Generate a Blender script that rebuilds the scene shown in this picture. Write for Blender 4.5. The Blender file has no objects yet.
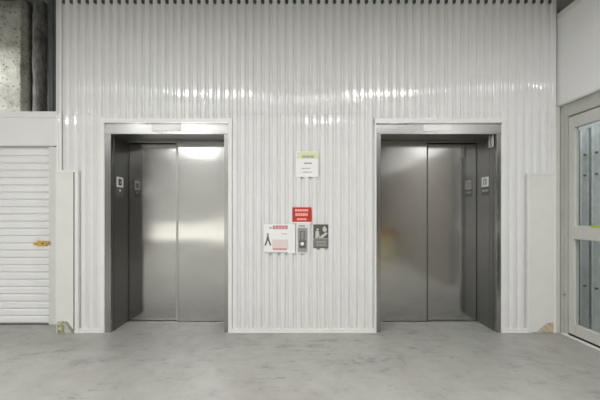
import bpy, bmesh, math, random
from mathutils import Vector, Matrix, noise
random.seed(7)
SC = bpy.context.scene
COL = SC.collection
# ------------------------------------------------------------------ frame of reference
# wall with the elevators: plane y = 0, camera looks along +y, z up, metres
F = 353.0; U0, V0 = 294.0, 214.0; CAMY, CAMZ = -3.8, 1.27
def X(u, y=0.0): return (u - U0) / F * (y - CAMY)
def Z(v, y=0.0): return CAMZ + (V0 - v) / F * (y - CAMY)

# ------------------------------------------------------------------ materials
def nodes(name):
    m = bpy.data.materials.new(name); m.use_nodes = True
    nt = m.node_tree; b = nt.nodes['Principled BSDF']
    return m, nt, b
def N(nt, t, **kw):
    n = nt.nodes.new(t)
    for k, v in kw.items():
        if k in n.inputs: n.inputs[k].default_value = v
        else: setattr(n, k, v)
    return n
def ramp(nt, fac, stops):
    r = nt.nodes.new('ShaderNodeValToRGB'); e = r.color_ramp.elements
    while len(e) < len(stops): e.new(0.5)
    for el, (p, c) in zip(e, stops): el.position = p; el.color = (*c, 1) if len(c) == 3 else c
    nt.links.new(fac, r.inputs[0]); return r
def coords(nt, scale=(1, 1, 1), loc=(0, 0, 0)):
    g = nt.nodes.new('ShaderNodeNewGeometry'); mp = nt.nodes.new('ShaderNodeMapping')
    mp.inputs['Scale'].default_value = scale; mp.inputs['Location'].default_value = loc
    nt.links.new(g.outputs['Position'], mp.inputs[0]); return mp.outputs[0]
def paint(name, col, rough=.5, metal=0, var=.04, scale=6, bump=0, bscale=200, spec=.5, coat=0):
    m, nt, b = nodes(name)
    c = coords(nt)
    n = N(nt, 'ShaderNodeTexNoise', Scale=scale, Detail=5.0, Roughness=.6); nt.links.new(c, n.inputs['Vector'])
    lo = tuple(max(0, x * (1 - var)) for x in col); hi = tuple(min(1, x * (1 + var)) for x in col)
    r = ramp(nt, n.outputs[0], [(.3, lo), (.7, hi)])
    nt.links.new(r.outputs[0], b.inputs['Base Color'])
    b.inputs['Roughness'].default_value = rough; b.inputs['Metallic'].default_value = metal
    b.inputs['Specular IOR Level'].default_value = spec
    if coat: b.inputs['Coat Weight'].default_value = coat; b.inputs['Coat Roughness'].default_value = .06
    if bump:
        n2 = N(nt, 'ShaderNodeTexNoise', Scale=bscale, Detail=3.0); nt.links.new(c, n2.inputs['Vector'])
        bp = N(nt, 'ShaderNodeBump', Strength=bump, Distance=.01); nt.links.new(n2.outputs[0], bp.inputs['Height'])
        nt.links.new(bp.outputs[0], b.inputs['Normal'])
    return m
def steel(name, col, rough=.22, stretch=(2, 2, 160), wob=.012, aniso=0):
    m, nt, b = nodes(name)
    c = coords(nt, stretch)
    n = N(nt, 'ShaderNodeTexNoise', Scale=3.0, Detail=4.0); nt.links.new(c, n.inputs['Vector'])
    r = ramp(nt, n.outputs[0], [(.3, tuple(x * .93 for x in col)), (.7, tuple(min(1, x * 1.06) for x in col))])
    nt.links.new(r.outputs[0], b.inputs['Base Color'])
    b.inputs['Metallic'].default_value = 1
    rr = ramp(nt, n.outputs[0], [(.2, (rough * .85,) * 3), (.8, (rough * 1.2,) * 3)])
    nt.links.new(rr.outputs[0], b.inputs['Roughness'])
    c2 = coords(nt, (1.2, 1, 2.2))
    n2 = N(nt, 'ShaderNodeTexNoise', Scale=1.1, Detail=1.0); nt.links.new(c2, n2.inputs['Vector'])
    bp = N(nt, 'ShaderNodeBump', Strength=1.0, Distance=wob); nt.links.new(n2.outputs[0], bp.inputs['Height'])
    nt.links.new(bp.outputs[0], b.inputs['Normal'])
    return m
def emit(name, col, st):
    m, nt, b = nodes(name); b.inputs['Base Color'].default_value = (*col, 1)
    b.inputs['Emission Color'].default_value = (*col, 1); b.inputs['Emission Strength'].default_value = st
    return m

M = {}
M['white_sheet'] = paint('white_painted_sheet', (.72, .72, .715), .38, var=.02, scale=3, spec=.35, coat=.7)
M['white_trim'] = paint('white_trim', (.74, .74, .72), .35, var=.02)
M['guard'] = paint('cream_guard', (.70, .70, .665), .45, var=.03, scale=4)
M['panel'] = paint('pale_grey_panel', (.82, .82, .82), .5, var=.01, scale=2)
M['shutter'] = paint('shutter_white', (.80, .80, .80), .38, var=.015)
M['shutter_guide'] = paint('shutter_guide', (.70, .70, .67), .4)
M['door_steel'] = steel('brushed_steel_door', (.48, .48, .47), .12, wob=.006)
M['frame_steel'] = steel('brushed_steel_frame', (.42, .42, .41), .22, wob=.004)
M['reveal'] = steel('steel_reveal', (.26, .26, .255), .32, wob=.004)  # darker copy of the frame steel, recess shade put into the colour
M['edge_dark'] = paint('edge_dark', (.13, .13, .12), .4, metal=.6)  # dark tone paints the shaded gap at the right elevator's door seam
M['edge_light'] = paint('edge_light', (.42, .42, .40), .35, metal=.6)  # light tone paints the highlight along the left elevator's door seam
M['sill'] = steel('sill_aluminium', (.6, .6, .58), .4, stretch=(120, 2, 2), wob=.0)
M['dark'] = paint('dark_gap', (.03, .032, .03), .8)
M['dark_steel'] = paint('dark_steel', (.09, .11, .11), .5, var=.15)
M['foam'] = paint('dark_foam', (.07, .085, .08), .9, var=.1)
M['frame_grey'] = paint('door_frame_grey', (.47, .475, .44), .45, var=.03)
M['frame_lite'] = paint('door_leaf_grey', (.56, .56, .525), .42, var=.03)
M['sign_white'] = paint('sign_white', (.8, .8, .79), .4, var=.01)
M['sign_yellow'] = paint('sign_yellow', (.66, .70, .42), .4, var=.02)
M['sign_red'] = paint('sign_red', (.50, .035, .025), .35, var=.08, scale=40)
M['red_text'] = paint('red_text', (.58, .25, .26), .5)
M['ink'] = paint('ink_grey', (.12, .12, .115), .5)
M['ink_soft'] = paint('ink_soft', (.38, .37, .35), .5)
M['pink'] = paint('pale_pink_print', (.70, .60, .585), .5, var=.02)
M['sign_dark'] = paint('sign_dark_grey', (.10, .10, .09), .4, var=.1, scale=30)
M['sign_mid'] = paint('sign_mid_grey', (.20, .20, .18), .4, var=.1, scale=30)
M['brass'] = paint('brass', (.72, .47, .10), .28, metal=1, var=.1, scale=60)
M['zinc'] = paint('zinc', (.45, .45, .44), .35, metal=.9)
M['green_label'] = paint('yellow_green_label', (.42, .50, .04), .5)
M['plate_blue'] = paint('plate_navy', (.03, .03, .08), .4)
M['galv'] = paint('galvanised_bar', (.60, .635, .63), .45, metal=.1, var=.12, scale=14)
M['teal_wall'] = paint('teal_grey_wall', (.20, .24, .235), .55, var=.1)
M['rear_white'] = paint('rear_white', (.82, .82, .80), .6)
M['rear_grey'] = paint('rear_warm_grey', (.27, .25, .225), .6, var=.1, scale=2)
M['rear_brown'] = paint('rear_brown', (.15, .135, .12), .7, var=.2, scale=2)
M['orange'] = paint('orange_plastic', (.42, .27, .13), .5)
M['cream_stuff'] = paint('cream_board', (.60, .56, .36), .6)
M['deck'] = paint('concrete_deck', (.26, .26, .22), .85, var=.2, scale=3, bump=.3, bscale=20)

def concrete_rough():
    m, nt, b = nodes('rough_concrete'); c = coords(nt)
    n1 = N(nt, 'ShaderNodeTexNoise', Scale=4.0, Detail=6.0, Roughness=.7); nt.links.new(c, n1.inputs['Vector'])
    n2 = N(nt, 'ShaderNodeTexVoronoi', Scale=17.0); nt.links.new(c, n2.inputs['Vector'])
    r1 = ramp(nt, n1.outputs[0], [(.32, (.36, .36, .31)), (.5, (.62, .62, .56)), (.70, (.78, .78, .72))])
    r2 = ramp(nt, n2.outputs['Distance'], [(.06, (.22, .22, .19)), (.30, (.95, .95, .93)), (.6, (1, 1, 1))])
    mx = N(nt, 'ShaderNodeMix', data_type='RGBA', blend_type='MULTIPLY'); mx.inputs['Factor'].default_value = .8
    nt.links.new(r1.outputs[0], mx.inputs['A']); nt.links.new(r2.outputs[0], mx.inputs['B'])
    nt.links.new(mx.outputs['Result'], b.inputs['Base Color']); b.inputs['Roughness'].default_value = .95
    n3 = N(nt, 'ShaderNodeTexNoise', Scale=28.0, Detail=5.0, Roughness=.75); nt.links.new(c, n3.inputs['Vector'])
    bp = N(nt, 'ShaderNodeBump', Strength=.9, Distance=.04); nt.links.new(n3.outputs[0], bp.inputs['Height'])
    nt.links.new(bp.outputs[0], b.inputs['Normal'])
    return m
M['rough'] = concrete_rough()
def pipewrap():
    m, nt, b = nodes('sprayed_pipe_wrap'); c = coords(nt, (1, 1, .45))
    n1 = N(nt, 'ShaderNodeTexNoise', Scale=9.0, Detail=6.0, Roughness=.7); nt.links.new(c, n1.inputs['Vector'])
    r1 = ramp(nt, n1.outputs[0], [(.3, (.06, .06, .055)), (.55, (.22, .215, .20)), (.75, (.42, .41, .37))])
    nt.links.new(r1.outputs[0], b.inputs['Base Color']); b.inputs['Roughness'].default_value = .9
    bp = N(nt, 'ShaderNodeBump', Strength=.8, Distance=.03); nt.links.new(n1.outputs[0], bp.inputs['Height'])
    nt.links.new(bp.outputs[0], b.inputs['Normal'])
    return m
M['wrap'] = pipewrap()
def stained():
    m, nt, b = nodes('stained_crumbling_base'); c = coords(nt)
    n1 = N(nt, 'ShaderNodeTexNoise', Scale=30.0, Detail=4.0); nt.links.new(c, n1.inputs['Vector'])
    r1 = ramp(nt, n1.outputs[0], [(.35, (.22, .23, .12)), (.5, (.45, .45, .29)), (.66, (.60, .60, .47))])
    nt.links.new(r1.outputs[0], b.inputs['Base Color']); b.inputs['Roughness'].default_value = .9
    return m
M['stained'] = stained()
M['stained_tan'] = paint('rusty_tan_stain', (.50, .43, .30), .85, var=.25, scale=30)

def floor_mat():
    m, nt, b = nodes('sealed_concrete'); c = coords(nt)
    L = nt.links.new
    def noise_(scale, detail, rough=.6, vec=c, dist=0):
        n = N(nt, 'ShaderNodeTexNoise', Scale=scale, Detail=detail, Roughness=rough, Distortion=dist); L(vec, n.inputs['Vector']); return n.outputs[0]
    big = noise_(.9, 3.0); mid = noise_(5.0, 9.0, .72, dist=.25)
    fine = noise_(60.0, 4.0)
    r1 = ramp(nt, big, [(.36, (.335, .325, .305)), (.62, (.375, .38, .352))])
    r2 = ramp(nt, mid, [(.30, (.70, .70, .69)), (.44, (.93, .93, .93)), (.72, (1.08, 1.08, 1.08))])
    r3 = ramp(nt, fine, [(.3, (.95, .95, .95)), (.7, (1.04, 1.04, 1.04))])
    def mul(a, b_, f=1.0):
        mx = N(nt, 'ShaderNodeMix', data_type='RGBA', blend_type='MULTIPLY'); mx.inputs['Factor'].default_value = f
        L(a, mx.inputs['A']); L(b_, mx.inputs['B']); return mx.outputs['Result']
    col = mul(mul(r1.outputs[0], r2.outputs[0]), r3.outputs[0])
    # drag scuffs: streaky noise gated by a patchy mask
    cs = coords(nt, (2.2, 9, 1), (1.3, .4, 0))
    st = noise_(2.0, 6.0, .7, cs, .9)
    s1 = ramp(nt, st, [(.55, (0, 0, 0)), (.62, (1, 1, 1))])
    gate = ramp(nt, noise_(1.3, 2.0, .5, coords(nt, (1, 1, 1), (4.2, 2.2, 0))), [(.5, (0, 0, 0)), (.6, (1, 1, 1))])
    scuff = mul(s1.outputs[0], gate.outputs[0])
    # small dark spots
    v = N(nt, 'ShaderNodeTexVoronoi', Scale=3.1); L(c, v.inputs['Vector'])
    sp = ramp(nt, v.outputs['Distance'], [(.035, (1, 1, 1)), (.055, (0, 0, 0))])
    gate2 = ramp(nt, noise_(1.7, 1.0, .5, coords(nt, (1, 1, 1), (9, 1, 0))), [(.5, (0, 0, 0)), (.54, (1, 1, 1))])
    spot = mul(sp.outputs[0], gate2.outputs[0])
    add = N(nt, 'ShaderNodeMath', operation='MAXIMUM'); L(scuff, add.inputs[0]); L(spot, add.inputs[1])
    cur = add.outputs[0]
    brk = ramp(nt, noise_(14.0, 5.0, .7), [(.40, (0, 0, 0)), (.56, (1, 1, 1))])
    for (px, py, rx, ry, ang, solid) in ((-.70, -.46, .20, .030, .35, 0), (-.40, -.37, .17, .045, -.05, 0), (-.12, -.42, .10, .05, .2, 0), (-2.25, -.55, .42, .06, .32, 0),
                                  (-1.75, -.75, .35, .10, .3, 0), (-.085, -1.07, .018, .014, 0, 1), (1.79, -.945, .022, .018, 0, 1), (1.095, -1.24, .02, .012, 0, 1), (.35, -.25, .3, .05, .1, 0), (.6, -.75, .5, .12, .2, 0)):
        m1 = N(nt, 'ShaderNodeMapping', vector_type='TEXTURE'); m1.inputs['Location'].default_value = (px, py, 0)
        m1.inputs['Rotation'].default_value = (0, 0, ang); m1.inputs['Scale'].default_value = (rx, ry, 1); L(c, m1.inputs[0])
        ln = N(nt, 'ShaderNodeVectorMath', operation='LENGTH'); L(m1.outputs[0], ln.inputs[0])
        e = ramp(nt, ln.outputs['Value'], [(.3, (1, 1, 1)), (1.0, (0, 0, 0))])
        o_ = e.outputs[0] if solid else mul(e.outputs[0], brk.outputs[0])
        a2 = N(nt, 'ShaderNodeMath', operation='MAXIMUM'); L(cur, a2.inputs[0]); L(o_, a2.inputs[1]); cur = a2.outputs[0]
    f = N(nt, 'ShaderNodeMath', operation='MULTIPLY'); f.inputs[1].default_value = .5; L(cur, f.inputs[0])
    mx = N(nt, 'ShaderNodeMix', data_type='RGBA'); L(f.outputs[0], mx.inputs['Factor']); L(col, mx.inputs['A'])
    mx.inputs['B'].default_value = (.12, .12, .11, 1)
    L(mx.outputs['Result'], b.inputs['Base Color'])
    rr = ramp(nt, mid, [(.3, (.42,) * 3), (.7, (.30,) * 3)]); L(rr.outputs[0], b.inputs['Roughness'])
    bp = N(nt, 'ShaderNodeBump', Strength=.15, Distance=.004); L(mid, bp.inputs['Height']); L(bp.outputs[0], b.inputs['Normal'])
    return m
M['floor'] = floor_mat()
def glass_mat():
    m, nt, b = nodes('clear_glass'); nt.nodes.remove(b)
    out = [n for n in nt.nodes if n.type == 'OUTPUT_MATERIAL'][0]
    t = N(nt, 'ShaderNodeBsdfTransparent'); t.inputs[0].default_value = (.955, .975, .97, 1)
    g = N(nt, 'ShaderNodeBsdfGlossy'); g.inputs['Roughness'].default_value = .02
    lw = N(nt, 'ShaderNodeLayerWeight'); fr = ramp(nt, lw.outputs['Facing'], [(0, (.04,)*3), (.5, (.07,)*3), (.8, (.25,)*3)]); mx = N(nt, 'ShaderNodeMixShader')
    nt.links.new(fr.outputs[0], mx.inputs[0]); nt.links.new(t.outputs[0], mx.inputs[1]); nt.links.new(g.outputs[0], mx.inputs[2])
    nt.links.new(mx.outputs[0], out.inputs[0]); return m
M['glass'] = glass_mat()
M['lamp'] = emit('lamp_diffuser', (1, .985, .96), 9)
M['pane_glow'] = emit('mirrored_glow', (1, .97, .90), 1.35)  # glow of the pane added in the rear wall

# ------------------------------------------------------------------ mesh helpers
def box(bm, x0, x1, y0, y1, z0, z1, bev=0):
    t = bmesh.new()
    bmesh.ops.create_cube(t, size=1)
    for v in t.verts:
        v.co = Vector(((x0 + x1) / 2 + v.co.x * (x1 - x0), (y0 + y1) / 2 + v.co.y * (y1 - y0), (z0 + z1) / 2 + v.co.z * (z1 - z0)))
    if bev: bmesh.ops.bevel(t, geom=t.edges[:], offset=bev, segments=2, affect='EDGES', clamp_overlap=True)
    me = bpy.data.meshes.new('t'); t.to_mesh(me); t.free(); bm.from_mesh(me); bpy.data.meshes.remove(me)
    return bm
def cyl(bm, c, r, h, axis='z', seg=20, r2=None):
    t = bmesh.new()
    bmesh.ops.create_cone(t, cap_ends=True, segments=seg, radius1=r, radius2=r if r2 is None else r2, depth=h)
    if axis == 'y': bmesh.ops.rotate(t, verts=t.verts, cent=(0, 0, 0), matrix=Matrix.Rotation(math.pi / 2, 3, 'X'))
    if axis == 'x': bmesh.ops.rotate(t, verts=t.verts, cent=(0, 0, 0), matrix=Matrix.Rotation(math.pi / 2, 3, 'Y'))
    bmesh.ops.translate(t, verts=t.verts, vec=c)
    me = bpy.data.meshes.new('t'); t.to_mesh(me); t.free(); bm.from_mesh(me); bpy.data.meshes.remove(me)
    return bm
def prism(bm, pts, y0, y1):
    """polygon in x,z extruded between y0 (front) and y1"""
    f = [bm.verts.new((x, y0, z)) for x, z in pts]; b = [bm.verts.new((x, y1, z)) for x, z in pts]
    n = len(pts); bm.faces.new(f); bm.faces.new(b[::-1])
    for i in range(n): bm.faces.new((f[i], b[i], b[(i + 1) % n], f[(i + 1) % n]))
    return bm
def obj(name, bm, mat, parent=None, smooth=False):
    bmesh.ops.recalc_face_normals(bm, faces=bm.faces)
    me = bpy.data.meshes.new(name); bm.to_mesh(me); bm.free()
    me.materials.append(M[mat] if isinstance(mat, str) else mat)
    if smooth:
        for p in me.polygons: p.use_smooth = True
    o = bpy.data.objects.new(name, me); COL.objects.link(o)
    if parent is not None:
        o.parent = parent; o.matrix_parent_inverse = Matrix.Translation(-parent.location)
    return o
def B(name, x0, x1, y0, y1, z0, z1, mat, parent=None, bev=0):
    return obj(name, box(bmesh.new(), x0, x1, y0, y1, z0, z1, bev), mat, parent)
def tag(o, label=None, cat=None, group=None, kind=None):
    if label: o['label'] = label
    if cat: o['category'] = cat
    if group: o['group'] = group
    if kind: o['kind'] = kind
    return o
def thing(name, loc, label, cat, group=None):
    o = bpy.data.objects.new(name, None); COL.objects.link(o); o.location = loc; o.empty_display_size = .1
    return tag(o, label, cat, group)
def struct(o): o['kind'] = 'structure'; return o

# ------------------------------------------------------------------ corrugated wall
PITCH = 7.93 / F * 3.8
XV = X(310.5)                         # a valley
AMP = .026
def prof(x):
    p = abs(((x - XV) / PITCH + .5) % 1 - .5) * 2             # 0 in the valley, 1 on the rib
    q = min(1, max(0, (p - .08) / .52)); q = q * q * (3 - 2 * q)
    return -AMP * q
def corrug(bm, x0, x1, z0, z1, dy=0.0, thick=.0):
    n = max(2, int(round((x1 - x0) / PITCH * 20)))
    prev = None; pb = None; lp = None
    for i in range(n + 1):
        x = x0 + (x1 - x0) * i / n; y = prof(x) + dy
        a = bm.verts.new((x, y, z0)); b = bm.verts.new((x, y, z1))
        if prev: bm.faces.new((prev[0], a, b, prev[1]))
        if thick:
            c = bm.verts.new((x, y + thick, z0)); lo = bm.verts.new((x, y, z0))
            if pb: bm.faces.new((pb, c, lo, lp))
            pb = c; lp = lo
        prev = (a, b)
    return bm
def corrug_obj(name, rects, mat, parent=None):
    bm = bmesh.new()
    for r in rects: corrug(bm, *r)
    me = bpy.data.meshes.new(name); bm.to_mesh(me); bm.free(); me.materials.append(M[mat])
    for p in me.polygons: p.use_smooth = abs(p.normal.z) < .5
    o = bpy.data.objects.new(name, me); COL.objects.link(o); return o

XL, XR = X(57.5), X(555)
ZT = 3.53
ZLAP = Z(114.5)
ELEV = [dict(l=X(104.7, -.02), r=X(228.3, -.02), ol=X(110.8, -.02), orr=X(224.2, -.02), tl=X(101, -.02), tr=X(232, -.02)),
        dict(l=X(376.3, -.02), r=X(501, -.02), ol=X(380.8, -.02), orr=X(496.6, -.02), tl=X(374.5, -.02), tr=X(504.5, -.02))]
ZH0, ZH1 = Z(134, -.02), Z(123, -.02)
ztt = Z(119.5)
rects = []
rects.append((XL, XR, ZLAP, ZT, -.004, .004))
e0, e1 = ELEV
rects += [(XL, e0['tl'], .0, ZLAP, 0), (e0['tr'], e1['tl'], .0, ZLAP, 0), (e1['tr'], XR, .0, ZLAP, 0)]
for e in ELEV: rects.append((e['tl'], e['tr'], ztt, ZLAP, 0))
wb = struct(corrug_obj('wall_back', rects, 'white_sheet'))

# solid wall core behind the sheet (closes the wall, with the two shaft openings)
bm = bmesh.new()
core = .012
for a, b in ((XL + .01, e0['l'] + .01), (e0['r'] - .01, e1['l'] + .01), (e1['r'] - .01, XR)):
    box(bm, a, b, core, .46, 0, ZT - .02)
for e in ELEV: box(bm, e['l'] + .01, e['r'] - .01, core, .46, ZH1 - .01, ZT - .02)
cw = obj('wall_back_core', bm, 'panel'); struct(cw); cw.parent = wb

# closure foam in the valleys at the top and dark flashing over it
bm = bmesh.new()
n = int((XR - .01 - XL) / PITCH * 16); pa = None
for i in range(n + 1):
    x = XL + .008 + (XR - XL - .016) * i / n
    d = abs(((x - XV) / PITCH + .5) % 1 - .5) / .30
    zz = Z(4.4) + .012 * min(1.6, d) ** 2
    yf = -AMP * .75 - .004
    q = [bm.verts.new((x, yf, 3.6)), bm.verts.new((x, yf, zz)), bm.verts.new((x, -.003, zz)), bm.verts.new((x, -.003, 3.6))]
    if pa:
        for k in range(3): bm.faces.new((pa[k], q[k], q[k + 1], pa[k + 1]))
    pa = q
cf = obj('closure_strip', bm, 'foam')
tag(cf, 'dark scalloped closure strip filling the ribs along the top of the white wall', 'closure strip')
# top capping over the sheet, out of frame above
struct(B('trim_1', XL - .03, XR + .03, -.045, .47, 3.60, 3.66, 'dark_steel'))
o = corrug_obj('wall_back_top', [(XL, XR, ZT, 3.60, -.004)], 'white_sheet'); o.parent = wb; struct(o)

# bottom channel
bm = bmesh.new()
for a, b in ((X(76), e0['tl'] + .03), (e0['tr'] - .04, e1['tl'] + .01), (e1['tr'] - .03, X(531))):
    box(bm, a, b, -.031, -.0, 0.004, .045, .002)
    box(bm, a, b, -.036, -.028, 0.0, .012, .002)
struct(obj('baseboard_back', bm, 'white_trim'))
# white trims round the steel frames
for i, e in enumerate(ELEV):
    bm = bmesh.new()
    box(bm, e['tl'], e['l'], -.029, .012, 0, ztt, .002)
    box(bm, e['r'], e['tr'], -.029, .012, 0, ztt, .002)
    box(bm, e['tl'], e['tr'], -.030, .012, ZH1, ztt + .004, .002)
    struct(obj('trim_%d' % (i + 2), bm, 'white_trim'))

# ------------------------------------------------------------------ elevators
def elevator(e, near_left, label):
    cx = (e['ol'] + e['orr']) / 2
    t = thing('elevator', (cx, 0, 0), label, 'elevator', None)
    yb = .40
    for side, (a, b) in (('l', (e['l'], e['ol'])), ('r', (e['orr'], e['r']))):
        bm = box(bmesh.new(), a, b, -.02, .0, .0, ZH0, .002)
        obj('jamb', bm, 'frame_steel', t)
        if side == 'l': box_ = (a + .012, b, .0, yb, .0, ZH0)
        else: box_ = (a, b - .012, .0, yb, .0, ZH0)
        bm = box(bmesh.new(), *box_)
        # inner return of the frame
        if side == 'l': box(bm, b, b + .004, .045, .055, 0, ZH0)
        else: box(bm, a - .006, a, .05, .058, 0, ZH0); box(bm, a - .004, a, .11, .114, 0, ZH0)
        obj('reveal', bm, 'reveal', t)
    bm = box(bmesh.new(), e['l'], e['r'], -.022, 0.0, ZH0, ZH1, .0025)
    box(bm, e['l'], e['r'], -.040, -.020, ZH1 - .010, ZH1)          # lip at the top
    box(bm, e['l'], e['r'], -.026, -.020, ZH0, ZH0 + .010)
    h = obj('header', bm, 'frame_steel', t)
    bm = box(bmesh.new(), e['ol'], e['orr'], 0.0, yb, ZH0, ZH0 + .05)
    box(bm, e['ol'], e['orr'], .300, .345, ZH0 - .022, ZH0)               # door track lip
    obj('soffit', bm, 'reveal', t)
    ix = X(438, -.03) if near_left else X(166, -.03)
    bm = box(bmesh.new(), ix - .155, ix + .155, -.030, -.020, Z(131.5), Z(125.2), .003)
    pl = obj('position_indicator', bm, 'sign_white', h)
    mid = X(427.2, .352) if near_left else X(177.2, .352)
    zt_ = ZH0 - .004
    def panel(x0, x1, y):
        bm = box(bmesh.new(), x0, x1, y, y + .032, .012, zt_, .003)
        return obj('door_panel', bm, 'door_steel', t)
    if near_left:
        np = panel(e['ol'] + .004, mid, .352); panel(mid - .05, e['orr'] - .004, .394)
        box_ = box(bmesh.new(), mid - .006, mid + .010, .346, .384, .014, zt_, .002)
        obj('edge_strip', box_, 'edge_dark', np)
    else:
        np = panel(mid, e['orr'] - .004, .352); panel(e['ol'] + .004, mid + .05, .394)
        box_ = box(bmesh.new(), mid - .012, mid + .012, .346, .384, .014, zt_, .002)
        obj('edge_strip', box_, 'edge_light', np)
    bm = bmesh.new()
    box(bm, e['ol'], e['orr'], .325, .350, -.01, .006); box(bm, e['ol'], e['orr'], .356, .386, -.01, .004)
    box(bm, e['ol'], e['orr'], .392, .44, -.01, .004)
    obj('door_sill', bm, 'sill', t)
    return t
elevator(e0, False, 'left elevator with brushed steel sliding doors, nearer the white roll-up door')
elevator(e1, True, 'right elevator with darker brushed steel sliding doors, nearer the glass side door')
# lift shaft backs, so nothing shows past the doors
bm = bmesh.new()
for e in ELEV: box(bm, e['l'], e['r'], .47, .50, 0, 2.6)
sb = struct(obj('wall_shaft', bm, 'dark')); sb.parent = wb

# jamb plates on the inner side faces
def jamb_plate(x, sgn, y0, y1, vt, vb, label, style):
    """plate on the reveal face at x, facing sgn*x"""
    yc = (y0 + y1) / 2
    z1 = Z(vt, yc); z0 = Z(vb, yc); H = z1 - z0
    t = thing('jamb_plate', (x, yc, (z0 + z1) / 2), label, 'plate', 'floor plates on the elevator jambs')
    def sb(name, ya, yb2, za, zb, mat, off, th=.003):
        a, b = sorted((x + sgn * off, x + sgn * (off + th)))
        return B(name, a, b, ya, yb2, za, zb, mat, t)
    zb = z0 + H * .46
    W = y1 - y0
    sb('backing', y0, y1, z0, z1, 'ink', 0, .002)
    sb('number_plate', y0 + W * .05, y1 - W * .05, zb, z1 - H * .03, 'sign_white', .002, .003)
    if style == 0:
        sb('figure', y0 + W * .3, y1 - W * .3, zb + H * .10, z1 - H * .13, 'plate_blue', .005, .002)
        sb('figure_centre', y0 + W * .42, y1 - W * .42, zb + H * .17, z1 - H * .22, 'ink_soft', .007, .001)
        c = bmesh.new(); cyl(c, (x + sgn * .004, yc, z0 + H * .30), H * .07, .004, 'x'); obj('dot', c, 'sign_white', t)
    else:
        sb('figure', y0 + W * .28, y1 - W * .28, zb + H * .10, z1 - H * .13, 'ink_soft', .005, .002)
        sb('figure_centre', y0 + W * .45, y1 - W * .45, zb + H * .12, z1 - H * .2, 'sign_white', .007, .001)
        sb('lower_band', y0 + W * .1, y1 - W * .1, z0 + H * .20, z0 + H * .32, 'zinc', .002, .002)
    return t
def yrev(xr, u): return abs(xr) * F / abs(u - U0) + CAMY
xl = e0['ol']
jamb_plate(xl, 1, yrev(xl, 116), yrev(xl, 123.2), 176.5, 196.5, 'small white and navy floor plate on the left jamb of the left elevator', 0)
xr = e1['orr']
jamb_plate(xr, -1, yrev(xr, 489.3), yrev(xr, 481.6), 176.5, 195.5, 'small white framed floor plate on the right jamb of the right elevator', 1)
# small black and white sticker near the top of the right jamb
ya, yb_ = yrev(xr, 494.3), yrev(xr, 489.6); zc = Z(141, .06)
t = thing('jamb_sticker', (xr, (ya + yb_) / 2, zc), 'narrow black and white sticker at the top of the right elevator jamb', 'sticker')
B('backing', xr - .012, xr - .008, ya, yb_, zc - .065, zc + .065, 'sign_white', t)
for dz, hh in ((.042, .018), (-.04, .018)):
    bm = bmesh.new(); cyl(bm, (xr - .013, (ya + yb_) / 2, zc + dz), .018, .003, 'x'); obj('mark', bm, 'ink', t)
    bm = bmesh.new(); cyl(bm, (xr - .0145, (ya + yb_) / 2, zc + dz), .008, .003, 'x'); obj('ring_centre', bm, 'sign_white', t)
B('mark', xr - .0145, xr - .0115, (ya + yb_) / 2 - .006, (ya + yb_) / 2 + .006, zc - .022, zc + .022, 'ink', t)

# ------------------------------------------------------------------ signs between the elevators
YS = -AMP - .0003
def wave_plate(name, u0, u1, v0, v1, mat, parent, y=YS, th=.003, curl=0.0):
    bm = bmesh.new(); n = 12; m = 10
    x0, x1, z0, z1 = X(u0, -.025), X(u1, -.025), Z(v1, -.025), Z(v0, -.025)
    def yy(i, j): return y - th - curl * (.5 + .5 * math.sin(i / n * 9 + .6)) * (1 - j / m) ** 2
    g = [[bm.verts.new((x0 + (x1 - x0) * i / n, yy(i, j), z0 + (z1 - z0) * j / m)) for j in range(m + 1)] for i in range(n + 1)]
    h = [[bm.verts.new((x0 + (x1 - x0) * i / n, yy(i, j) + th, z0 + (z1 - z0) * j / m)) for j in range(m + 1)] for i in range(n + 1)]
    for i in range(n):
        for j in range(m):
            bm.faces.new((g[i][j], g[i + 1][j], g[i + 1][j + 1], g[i][j + 1]))
            bm.faces.new((h[i][j], h[i][j + 1], h[i + 1][j + 1], h[i + 1][j]))
    for j in range(m):
        bm.faces.new((g[0][j], g[0][j + 1], h[0][j + 1], h[0][j])); bm.faces.new((g[n][j], h[n][j], h[n][j + 1], g[n][j + 1]))
    for i in range(n):
        bm.faces.new((g[i][0], h[i][0], h[i + 1][0], g[i + 1][0])); bm.faces.new((g[i][m], g[i + 1][m], h[i + 1][m], h[i][m]))
    return obj(name, bm, mat, parent)
def words(bm, u0, u1, v0, v1, y, th=.0012, wmin=1.2, wmax=3.2, gap=.5):
    u = u0
    while u < u1:
        w = min(random.uniform(wmin, wmax), u1 - u)
        if w > .4: box(bm, X(u, -.025), X(u + w, -.025), y - th, y, Z(v1, -.025), Z(v0, -.025))
        u += w + gap
    return bm
def line(name, parent, mat, *a):
    return obj(name, words(bmesh.new(), *a), mat, parent)
def rct(name, u0, u1, v0, v1, y, mat, t, th=.0012, bev=0):
    return B(name, X(u0, -.025), X(u1, -.025), y - th, y, Z(v1, -.025), Z(v0, -.025), mat, t, bev)

# paper notice
t = thing('paper_notice', (X(306.5, -.025), YS, Z(164, -.025)), 'white paper notice with a yellow-green title band, above the red sign', 'notice')
wave_plate('sheet', 296, 318, 151.5, 177, 'sign_white', t, curl=.006)
rct('title_band', 297.0, 318, 152.2, 158.8, YS - .0035, 'sign_yellow', t, .001)
bm = bmesh.new(); words(bm, 302, 314.5, 155.6, 158.0, YS - .0045, .001, 3, 5, .3); obj('title_text', bm, 'ink_soft', t)
for a in ((304, 312, 162.6, 164, YS - .0035, .004, 3, 4, .2), (302, 311, 168, 168.8, YS - .0035, .006), (303, 312, 171.8, 172.4, YS - .0035, .008)): line('text_line', t, 'ink_soft', *a)

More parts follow.
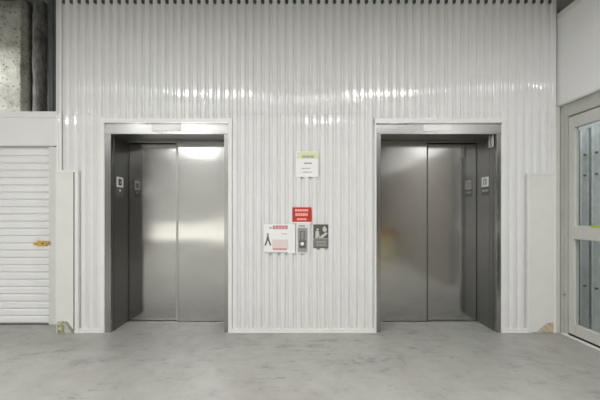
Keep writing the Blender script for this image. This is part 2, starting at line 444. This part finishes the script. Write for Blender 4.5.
# red sign
t = thing('red_sign', (X(302, -.025), YS, Z(214.5, -.025)), 'small red sign with three lines of white text above the call buttons', 'sign')
wave_plate('plate', 292.3, 311.2, 207.3, 222.0, 'sign_red', t)
rct('lower_border', 292.3, 311.2, 221.9, 223.4, YS - .001, 'sign_white', t, .003)
M['pale_red'] = paint('pale_red_text', (.85, .45, .38), .4)
for a in ((295, 308.6, 209.2, 211.4), (295.4, 307.8, 213.1, 216), (297, 306.5, 218.2, 220.2)):
    line('text_line', t, 'pale_red', *a, YS - .003, .001, 1.2, 2.4, .35)

# white safety board
t = thing('safety_board', (X(279.5, -.025), YS, Z(239, -.025)), 'white board with a black standing figure and red print left of the call buttons', 'sign')
wave_plate('board', 264, 295.3, 224.2, 253.3, 'sign_white', t, th=.003)
y = YS - .003
rct('print_area', 272.3, 288.2, 239.5, 249, y, 'pink', t, .0008)
line('red_text_line', t, 'red_text', 273, 288, 225.4, 229.2, y, .001, 2, 3.6, .3); line('red_text_line', t, 'red_text', 273, 287, 248.2, 250, y, .0018, 2, 3.6, .3)
line('text_line', t, 'ink_soft', 269.4, 272.8, 227, 228.6, y, .001); line('text_line', t, 'ink_soft', 264.5, 288, 252, 253.0, y, .001, 1.5, 3, .3)
line('text_line', t, 'ink_soft', 282, 287, 233.4, 234.2, y, .001)
bm = bmesh.new()
cyl(bm, (X(267.9, -.025), y - .001, Z(234.2, -.025)), .010, .0015, 'y')
prism(bm, [(X(267.2, -.025), Z(235.4, -.025)), (X(268.6, -.025), Z(235.4, -.025)), (X(269.6, -.025), Z(240.4, -.025)), (X(266.2, -.025), Z(240.4, -.025))], y - .0016, y)
prism(bm, [(X(266.2, -.025), Z(240.2, -.025)), (X(267.9, -.025), Z(240.2, -.025)), (X(266.1, -.025), Z(245.4, -.025)), (X(264.4, -.025), Z(245.4, -.025))], y - .0017, y)
prism(bm, [(X(267.9, -.025), Z(240.2, -.025)), (X(269.6, -.025), Z(240.2, -.025)), (X(271.4, -.025), Z(245.4, -.025)), (X(269.8, -.025), Z(245.4, -.025))], y - .0018, y)
obj('standing_figure', bm, 'ink', t)

# call station
t = thing('call_station', (X(303, -.025), YS, Z(239, -.025)), 'stainless elevator call plate with a round button, below the red sign', 'call button')
B('back_plate', X(296.0, -.025), X(309.6, -.025), YS - .006, YS + .006, Z(253.5, -.025), Z(223.6, -.025), 'white_trim', t, .002)
B('face_plate', X(297.8, -.025), X(307.4, -.025), YS - .014, YS - .006, Z(251.6, -.025), Z(227.8, -.025), 'zinc', t, .002)
rct('name_strip', 298.6, 305, 225, 226.8, YS - .006, 'ink_soft', t, .001)
rct('dark_slot', 300.2, 304.6, 230.8, 239.6, YS - .014, 'ink', t, .001)
rct('slot_cover', 301.1, 303.7, 231.4, 239.2, YS - .015, 'zinc', t, .001)
rct('button_surround', 299.3, 305.9, 240.2, 248.2, YS - .014, 'ink', t, .002)
bm = bmesh.new(); cyl(bm, (X(302.2, -.025), YS - .019, Z(243.6, -.025)), .019, .008, 'y', 24); obj('call_button', bm, 'sign_white', t, False)
rct('key_plate', 299.4, 305.6, 249, 250.6, YS - .014, 'ink_soft', t, .001)

# dark pictogram sign
t = thing('fire_sign', (X(320.5, -.025), YS, Z(236, -.025)), 'dark grey pictogram sign with pale figure and stairs, right of the call buttons', 'sign')
wave_plate('plate', 313.3, 328.2, 224.4, 248.0, 'sign_dark', t)
y = YS - .003
rct('text_panel', 314, 327.6, 239.6, 247, y, 'sign_mid', t, .001)
rct('divider', 313.6, 328, 238.3, 239.2, y, 'ink_soft', t, .0014)
bm = bmesh.new()
cyl(bm, (X(317.6, -.025), y - .001, Z(229.5, -.025)), .012, .0015, 'y'); prism(bm, [(X(315.6, -.025), Z(230.8, -.025)), (X(318.8, -.025), Z(231.2, -.025)), (X(319.4, -.025), Z(235.5, -.025)), (X(317.8, -.025), Z(238, -.025)), (X(315.2, -.025), Z(237.6, -.025))], y - .0015, y)
prism(bm, [(X(319, -.025), Z(237.8, -.025)), (X(319, -.025), Z(236.4, -.025)), (X(321.4, -.025), Z(236.4, -.025)), (X(321.4, -.025), Z(234.6, -.025)), (X(324, -.025), Z(234.6, -.025)), (X(324, -.025), Z(232.6, -.025)), (X(327.4, -.025), Z(232.6, -.025)), (X(327.4, -.025), Z(233.8, -.025)), (X(325, -.025), Z(235.8, -.025)), (X(322.6, -.025), Z(237.8, -.025))], y - .0018, y)
prism(bm, [(X(323, -.025), Z(231.4, -.025)), (X(322.4, -.025), Z(228.6, -.025)), (X(324.2, -.025), Z(225.8, -.025)), (X(326.0, -.025), Z(227.6, -.025)), (X(327, -.025), Z(230, -.025)), (X(325.6, -.025), Z(231.8, -.025))], y - .0012, y)
obj('pictogram', bm, 'ink_soft', t)
bpy.data.objects['pictogram'].data.materials[0] = paint('pictogram_pale', (.55, .55, .50), .4)
line('text_line', t, 'ink_soft', 316, 326, 241.5, 242.6, y - .001, .001); line('text_line', t, 'ink_soft', 316.5, 325.5, 244.4, 245.3, y - .001, .001)

# ------------------------------------------------------------------ corner guards and corner trims
t = thing('corner_guard', (X(66, -.03), 0, 0), 'cream metal guard with torn stained foot beside the roll-up door', 'corner guard', None)
gt = Z(172.5)
bm = bmesh.new()
pts = [(X(55.8, -.03), Z(320.5)), (X(66.5, -.03), Z(320.5)), (X(73.6, -.03), Z(329.5)), (X(73.6, -.03), gt), (X(55.8, -.03), gt)]
prism(bm, pts, -.034, -.022)
obj('guard_plate', bm, 'guard', t)
bm = bmesh.new()
box(bm, X(75.2, -.03), X(79, -.03), -.044, -.004, .0, Z(170.5), .003); obj('edge_channel', bm, 'white_trim', t)
B('dark_joint', X(73.6, -.03), X(75.2, -.03), -.034, -.024, .03, gt - .0, 'ink', t)
B('top_rail', X(55.5, -.03), X(75.2, -.03), -.040, -.004, gt, gt + .022, 'white_trim', t, .002)
B('wall_return', X(55.6, -.03), X(57.6, -.03), -.022, .27, .0, gt, 'guard', t)
bm = bmesh.new()
box(bm, X(57, -.03), X(64.5, -.03), -.045, -.003, 0.0, Z(321.5), .012)
bmesh.ops.subdivide_edges(bm, edges=bm.edges[:], cuts=4, use_grid_fill=True)
for v in bm.verts:
    nn = noise.noise_vector(v.co * 26); v.co += nn * .012; v.co.z = max(0, v.co.z)
tag(obj('crumbling_foot', bm, 'stained', t), 'yellow-green stained crumbling foot')
bm = bmesh.new()
prism(bm, [(X(65.5, -.03), Z(321)), (X(67.5, -.03), Z(320.6)), (X(73.6, -.03), Z(328.6)), (X(73.4, -.03), Z(332)), (X(71.6, -.03), Z(329.5))], -.040, -.030)
obj('bent_flap', bm, 'zinc', t)
B('exposed_base', X(64.3, -.03), X(74.5, -.03), -.030, -.027, .0, Z(320, -.03), 'frame_grey', t)

t = thing('corner_guard', (X(543, -.03), 0, 0), 'pale smooth wall guard with rusty foot next to the glass side door', 'corner guard', None)
gt = Z(175)
bm = bmesh.new()
pts = [(X(527.8, -.03), 0.012), (X(535.5, -.03), 0.012), (X(541, -.03), Z(326.5)), (X(547, -.03), Z(321.8)), (X(553, -.03), Z(321.5)), (X(553, -.03), gt), (X(527.8, -.03), gt)]
prism(bm, pts, -.040, -.030)
obj('guard_plate', bm, 'guard', t)
B('top_rail', X(526.8, -.03), X(553.8, -.03), -.044, -.006, gt, gt + .020, 'white_trim', t, .002)
B('edge_channel', X(526.6, -.03), X(528.6, -.03), -.043, -.006, .0, gt, 'white_trim', t, .002)
bm = bmesh.new()
prism(bm, [(X(541.5, -.03), .006), (X(553, -.03), .006), (X(553, -.03), Z(321.5)), (X(547, -.03), Z(321.8)), (X(542, -.03), Z(326.0))], -.037, -.028)
tag(obj('rusty_foot', bm, 'stained_tan', t), 'tan rust-stained foot')
bm = bmesh.new(); prism(bm, [(X(534.5, -.03), .0), (X(542, -.03), .0), (X(542, -.03), Z(326)), (X(535.5, -.03), Z(330.5))], -.030, -.027); obj('exposed_base', bm, 'frame_grey', t)

# left corner trim above the guard
bm = bmesh.new()
zlo = Z(171.5)
box(bm, X(56, -.03), X(58.4, -.03), -.030, .04, zlo, 3.60, .002)
box(bm, X(59.2, -.03), X(61.6, -.03), -.034, -.002, zlo, 3.60, .003)
box(bm, X(56, -.03), X(61.6, -.03), -.018, -.004, zlo, 3.60)
struct(obj('trim_4', bm, 'white_trim'))
# right corner trim
zc5 = Z(105.4) - .03
bm = bmesh.new()
box(bm, X(551.5, -.026), X(555.2, -.026), -.026, -.002, 0, 3.60, .003)
box(bm, X(552, -.03), X(556.6, -.03), -.031, -.010, 0, zc5, .002)
struct(obj('trim_5', bm, 'white_trim'))

# ------------------------------------------------------------------ left side: roll-up door, header panel
YR = .277
sx0, sx1 = -5.3, X(51.2, YR)
zt0, zt1 = Z(323.2, YR), Z(147.5, YR)
t = thing('roll_up_door', (-3.6, YR, 0), 'white slatted roll-up door with brass latch at the left edge', 'roll-up door')
bm = bmesh.new()
sp = 7.25 / F * (YR - CAMY)
nsl = int((zt1 - zt0) / sp) + 1
prevz = None
rows = []
z = zt0
sub = 8
H = zt1
k = 0
while z < H:
    ph = ((z - zt0) / sp) % 1
    d = .018 * min(1, 1.9 * math.sin(math.pi * ph)) ** .9
    rows.append((z, YR - d)); z += sp / 12
rows.append((H, YR))
a = [(bm.verts.new((sx0, y, z)), bm.verts.new((sx1 + .01, y, z))) for z, y in rows]
for p, q in zip(a, a[1:]): bm.faces.new((p[0], p[1], q[1], q[0]))
for p in a[:1]:
    pass
sh = obj('curtain', bm, 'shutter', t)
for f in sh.data.polygons: f.use_smooth = False
# bead ends shading into the guide
B('bottom_bar', sx0, sx1, YR - .022, YR + .02, .018, zt0 + .004, 'zinc', t, .003)
B('rubber_seal', sx0, sx1, YR - .016, YR + .016, .0, .018, 'dark', t)
bm = box(bmesh.new(), sx1 - .012, X(56, YR) + .10, YR - .028, YR + .03, 0, zt1, .003)
obj('guide_rail', bm, 'shutter_guide', t)
# latch
lx0, lx1 = X(35.5, YR), X(48.5, YR); lz = Z(243.2, YR)
lt = obj('latch', box(bmesh.new(), lx0 + .045, lx1, YR - .034, YR - .016, lz - .030, lz + .030, .004), 'brass', t)
def sub_(name, bm, mat):
    o = obj(name, bm, mat, t); o.parent = lt; o.matrix_parent_inverse = Matrix.Identity(4)
    o.matrix_parent_inverse = Matrix.Translation(-t.location); return o
def subp(name, bm, mat):
    bmesh.ops.recalc_face_normals(bm, faces=bm.faces)
    me = bpy.data.meshes.new(name); bm.to_mesh(me); bm.free(); me.materials.append(M[mat])
    o = bpy.data.objects.new(name, me); COL.objects.link(o); o.parent = lt; return o
subp('latch_bolt', box(bmesh.new(), lx0 + .07, lx1 + .05, YR - .046, YR - .034, lz - .010, lz + .010, .003), 'brass')
subp('keyhole', cyl(bmesh.new(), (lx0 + .115, YR - .047, lz), .011, .006, 'y'), 'ink')
subp('strike', box(bmesh.new(), lx1 + .004, lx1 + .035, YR - .050, YR - .03, lz + .0, lz + .030, .002), 'zinc')
bm = box(bmesh.new(), lx0, lx0 + .05, YR - .040, YR - .014, lz - .018, lz + .012, .004)
subp('pull_tab', bm, 'brass')
B('tag_plate', lx0 + .0, lx0 + .05, YR - .03, YR - .014, lz + .035, lz + .075, 'sign_white', t, .002)

# header wall over the roll-up door
z0h, z1h = Z(146.2, YR), Z(112.3, YR)
bm = box(bmesh.new(), -5.3, X(56, YR) + .16, YR - .03, YR + .06, z0h, z1h - .02)
struct(obj('wall_left', bm, 'panel'))
bm = box(bmesh.new(), -5.3, X(56, YR) + .16, YR - .040, YR + .07, z1h - .07, z1h, .003)
struct(obj('trim_6', bm, 'panel'))
bm = box(bmesh.new(), -5.3, sx1 + .05, YR - .022, YR + .05, z0h - .018, z0h, 0)
struct(obj('trim_7', bm, 'ink_soft'))

# things seen over the partition
t = thing('concrete_column', (-4.05, 1.15, 0), 'rough pale concrete column rising above the roll-up door', 'column')
bm = bmesh.new()
xr_ = X(24, 1.0)
vs = box(bm, xr_ - .75, xr_, 1.0, 1.18, 0.0, 4.2, .03)
bmesh.ops.subdivide_edges(bm, edges=[e for e in bm.edges if e.calc_length() > .3], cuts=18, use_grid_fill=True)
for v in bm.verts: v.co += noise.noise_vector(v.co * 5) * .015
obj('column_shaft', bm, 'rough', t, True)
ys = 1.0
t2 = thing('sprayed_pipe', (X(39, 1.05), 1.05, 0), 'grey lumpy sprayed pipe standing right of the concrete column', 'pipe')
bm = bmesh.new()
cx, cy = X(40, 1.1), 1.1
R_ = 22; rings = []
for j in range(60):
    z = 4.2 * j / 59
    ring = []
    for i in range(R_):
        a = 2 * math.pi * i / R_
        r = .082 + .016 * noise.noise(Vector((math.cos(a) * 1.5, math.sin(a) * 1.5, z * 4)))
        ring.append(bm.verts.new((cx + r * math.cos(a), cy + r * math.sin(a), z)))
    rings.append(ring)
for j in range(59):
    for i in range(R_): bm.faces.new((rings[j][i], rings[j][(i + 1) % R_], rings[j + 1][(i + 1) % R_], rings[j + 1][i]))
obj('pipe_wrap', bm, 'wrap', t2, True)
bm = box(bmesh.new(), X(27, 1.3), X(34, 1.3), 1.30, 1.36, 0, 4.2, .004)
tag(obj('olive_stud', bm, 'deck'), 'narrow olive-grey upright between the concrete column and the lumpy pipe', 'stud')
bm = bmesh.new()
xa, xb = X(48.6, .7), X(56, .7) + .10
box(bm, xa, xb, .70, .712, 0, 4.2); box(bm, xa, xa + .012, .712, .80, 0, 4.2); box(bm, xb - .012, xb, .712, .80, 0, 4.2); box(bm, xa + .05, xa + .062, .69, .70, 0, 4.2)
tag(obj('steel_post', bm, 'dark_steel'), 'dark blue-grey steel post against the left end of the ribbed wall', 'post')
bm = box(bmesh.new(), -6.6, -1.2, 1.9, 1.98, 0, 4.2); struct(obj('wall_far', bm, 'deck'))

# ------------------------------------------------------------------ right side: upper panel, corner post, glass door
XP = X(556.6); XD = 2.862
zp0, zp1 = Z(105.4), Z(15)
bm = box(bmesh.new(), XP, XP + .06, -8.9, -.002, zp0, zp1)
struct(obj('wall_right', bm, 'panel'))
bm = box(bmesh.new(), XP - .006, XP + .07, -8.9, -.010, zp1 - .055, zp1 + .004, .003)
box(bm, XP - .006, XP + .03, -8.9, -.010, zp0 - .02, zp0, .003)
struct(obj('trim_8', bm, 'shutter_guide'))
# corner post between the ribbed wall and the door
bm = bmesh.new()
box(bm, X(557, -.03), X(560.0, -.03), -.03, .03, 0, zp0 - .02, .002)
box(bm, X(560.6, -.02), X(562.6, -.02), -.045, .03, 0, zp0 - .02, .002)
box(bm, X(555.4), X(566), -.008, .03, 0, zp0 - .02)
struct(obj('trim_9', bm, 'frame_lite'))
bm = bmesh.new()
box(bm, X(555.2), X(556.6), -.006, .01, zp0 - .01, 3.6); struct(obj('trim_10', bm, 'ink_soft'))

D = thing('glass_door', (XD, -.6, 0), 'grey framed glass side door with a middle rail at the right edge', 'door')
y0d, y1d = -1.55, -.064
zt_leaf = 2.276
bm = bmesh.new()                                     # frame
box(bm, XD - .004, XD + .11, -.105, -.050, 0, zp0 - .022, .003)
box(bm, XD + .0, XD + .11, -1.60, -.105, zt_leaf + .012, zp0 - .022, .003)
box(bm, XD - .004, XD + .11, -1.66, -1.60, 0, zp0 - .022, .003)
obj('door_frame', bm, 'frame_grey', D)
bm = bmesh.new()
ya, yb2 = -1.59, -.112
xs0, xs1 = XD + .004, XD + .05
sw = .082
box(bm, xs0, xs1, yb2 - sw, yb2, .03, zt_leaf, .004)
box(bm, xs0, xs1, ya, ya + sw, .03, zt_leaf, .004)
gy0, gy1 = ya + sw, yb2 - sw
box(bm, xs0, xs1, gy0, gy1, 2.154, zt_leaf, .004)
box(bm, xs0, xs1, gy0, gy1, .03, .140, .004)
obj('leaf_frame', bm, 'frame_lite', D)
MR = B('middle_rail', xs0 - .012, xs1 + .01, gy0, gy1 + .03, 1.012, 1.153, 'frame_lite', D, .006)
B('glass_pane', xs0 + .018, xs0 + .026, gy0, gy1, 1.153, 2.154, 'glass', D)
B('glass_pane', xs0 + .018, xs0 + .026, gy0, gy1, .140, 1.012, 'glass', D)
bm = bmesh.new()
yy_ = XD * F / (592 - U0) + CAMY
tag(B('edge_label', xs0 - .016, xs0 + .01, yy_ - .16, yy_, 1.140, 1.162, 'green_label', MR), 'yellow-green strip on the middle rail')
B('bottom_seal', xs0 + .005, xs1, ya, yb2, .004, .03, 'dark', D)
bm = box(bmesh.new(), XD - .035, XD + .003, -1.66, -.05, 0, .012, .003); obj('door_sill', bm, 'white_trim', D)
bm = cyl(bmesh.new(), (xs0 - .012, -.075, .42), .012, .02, 'x'); obj('hinge_pin', bm, 'zinc', D)
# hallway behind the glass
bm = box(bmesh.new(), 3.62, 3.70, -1.8, .62, 0, 3.0); struct(obj('wall_hallway', bm, 'teal_wall'))
bm = box(bmesh.new(), 2.99, 3.7, .62, .70, 0, 3.0); struct(obj('wall_hallway_end', bm, 'teal_wall'))
bm = box(bmesh.new(), 2.99, 3.7, -1.9, -1.8, 0, 3.0); struct(obj('wall_hallway_near', bm, 'teal_wall'))
# folding gate behind the glass
G = thing('folding_gate', (3.25, -.7, 0), 'folding metal gate of upright bars behind the glass side door', 'gate')
gx = 3.25
for k in range(12):
    yk = .357 - k * .153
    bm = box(bmesh.new(), gx, gx + .022, yk - .095, yk, .0, 2.22, .003)
    box(bm, gx - .010, gx + .0, yk - .016, yk - .002, .0, 2.22)
    obj('gate_bar', bm, 'galv', G)
    for zz in (1.93, 1.70, .47):
        bm = cyl(bmesh.new(), (gx - .008, yk - .070, zz), .013, .02, 'x', 12); obj('rivet', bm, 'dark_steel', G)
bm = box(bmesh.new(), gx, gx + .02, -1.45, .36, 2.22, 2.26); obj('top_track', bm, 'galv', G)

# ------------------------------------------------------------------ floor, ceiling, rest of the hall behind the camera
bm = box(bmesh.new(), -7.2, 7.2, -9.1, 2.0, -.12, 0.0); struct(obj('floor', bm, 'floor'))
bm = box(bmesh.new(), -7.2, 7.2, -9.1, 2.0, 4.2, 4.32)
for k in range(10): box(bm, -7.2, 7.2, -8.6 + k * 1.1, -8.5 + k * 1.1, 4.12, 4.2)
struct(obj('ceiling', bm, 'deck'))
bm = box(bmesh.new(), XP, XP + .06, -8.9, -1.67, 0, zp0 - .02); struct(obj('wall_right_lower', bm, 'rear_grey'))
for nm, mt, za, zb, lab in (('storage_box', 'cream_stuff', 0, .52, 'cream storage box on the floor against the right wall behind the camera'), ('storage_crate', 'orange', .52, .92, 'orange crate standing on the cream storage box behind the camera')):
    t = thing(nm, (2.45, -6.0, za), lab, 'box')
    bm = box(bmesh.new(), 2.15, 2.78, -6.7, -5.3, za, zb - .05, .01); obj('body', bm, mt, t)
    bm = box(bmesh.new(), 2.13, 2.80, -6.72, -5.28, zb - .05, zb, .01); obj('lid', bm, mt, t)
bm = bmesh.new()
box(bm, 4.3, 4.4, -9.0, 2.0, 0, 4.2); struct(obj('wall_outer_right', bm, 'deck'))
bm = box(bmesh.new(), -7.2, -7.1, -9.0, 2.0, 0, 4.2); struct(obj('wall_outer_left', bm, 'rear_white'))
# rear wall (mirrored in the steel doors): white on the left, brown on the right, glowing low pane added for the mirrored bright band
bm = bmesh.new()
box(bm, -7.1, -5.6, -9.05, -8.95, 0, 4.2)
struct(obj('wall_rear_corner', bm, 'rear_brown'))
bm = bmesh.new(); box(bm, -5.6, .9, -9.05, -8.95, .87, 4.2); box(bm, -5.6, .9, -9.05, -8.95, 0, .30)
struct(obj('wall_rear', bm, 'rear_white'))
w = struct(B('glow_pane', -5.6, -1.6, -9.04, -9.0, .30, .87, 'pane_glow'))  # unseen glowing pane, put in for the bright band the steel doors mirror
bm = bmesh.new(); box(bm, -1.6, .9, -9.05, -8.97, .30, .87); struct(obj('wall_rear_infill', bm, 'rear_white'))
bm = bmesh.new(); box(bm, .9, 4.3, -9.05, -8.95, 0, 4.2); struct(obj('wall_rear_right', bm, 'rear_brown'))

# ------------------------------------------------------------------ lights
def lamp(x, y, length, power, label):
    z = 3.63
    t = thing('ceiling_light', (x, y, z), label, 'light', 'strip lights of the hall')
    bm = box(bmesh.new(), x - length / 2, x + length / 2, y - .09, y + .09, z + .03, z + .09, .004); obj('housing', bm, 'white_trim', t)
    bm = cyl(bmesh.new(), (x, y - .045, z), .018, length - .06, 'x', 14); cyl(bm, (x, y + .045, z), .018, length - .06, 'x', 14)
    obj('tube', bm, 'lamp', t)
    for s in (-1, 1):
        bm = cyl(bmesh.new(), (x + s * length * .4, y, (z + .09 + 4.2) / 2), .006, 4.2 - z - .09, 'z', 8); obj('hanger', bm, 'zinc', t)
    L = bpy.data.lights.new('strip_glow', 'AREA'); L.shape = 'RECTANGLE'; L.size = length; L.size_y = .16; L.energy = power
    L.color = (1, .995, .985)
    lo = bpy.data.objects.new('strip_glow', L); COL.objects.link(lo); lo.parent = t; lo.location = (0, 0, -.03)
PW = 84
lamp(-1.56, -3.1, 1.5, PW, 'strip light hanging in front of the left elevator')
lamp(1.66, -3.1, 1.3, PW, 'strip light hanging in front of the right elevator')
lamp(.65, -5.1, 1.0, PW * .6, 'strip light hanging in the middle of the hall')
lamp(-3.93, -5.1, .36, PW * .25, 'short strip light hanging farther left in the hall')
lamp(-2.62, -5.1, .36, PW * .25, 'short strip light hanging nearer the middle of the hall')
lamp(-5.75, -5.1, .7, PW * .9, 'strip light hanging over the roll-up door side')
lamp(-3.4, -8.1, 1.9, PW * .06, 'strip light hanging near the rear wall')
lamp(-3.4, -7.3, 1.9, PW * .2, 'added strip light brightening the rear wall mirrored in the doors')  # added lamp, lifts the rear wall that the left elevator doors mirror
lamp(-5.0, .62, 1.2, 60, 'unseen strip light added to brighten the concrete column')  # unseen lamp added behind the partition to brighten the column
L = bpy.data.lights.new('hallway_fill', 'AREA'); L.shape = 'RECTANGLE'; L.size = .3; L.size_y = 1.2; L.energy = 15  # added fill light without a fixture, brightens the gate behind the glass
lo = bpy.data.objects.new('hallway_fill', L); COL.objects.link(lo); lo.location = (3.07, -.4, 2.95)

w = bpy.data.worlds.new('world'); SC.world = w; w.use_nodes = True
bg = w.node_tree.nodes['Background']; bg.inputs[0].default_value = (.9, .95, 1, 1); bg.inputs[1].default_value = .35

# ------------------------------------------------------------------ camera
cam = bpy.data.cameras.new('camera'); co = bpy.data.objects.new('camera', cam); COL.objects.link(co)
co.location = (0, CAMY, CAMZ); co.rotation_euler = (math.pi / 2, 0, 0)
cam.sensor_width = 36; cam.lens = F / 600 * 36; cam.shift_x = 6 / 600; cam.shift_y = 14 / 600
cam.clip_start = .05
SC.camera = co
SC.view_settings.view_transform = 'Standard'; SC.view_settings.look = 'None'
SC.view_settings.gamma = 1; SC.view_settings.exposure = .1; SC.view_settings.use_curve_mapping = False
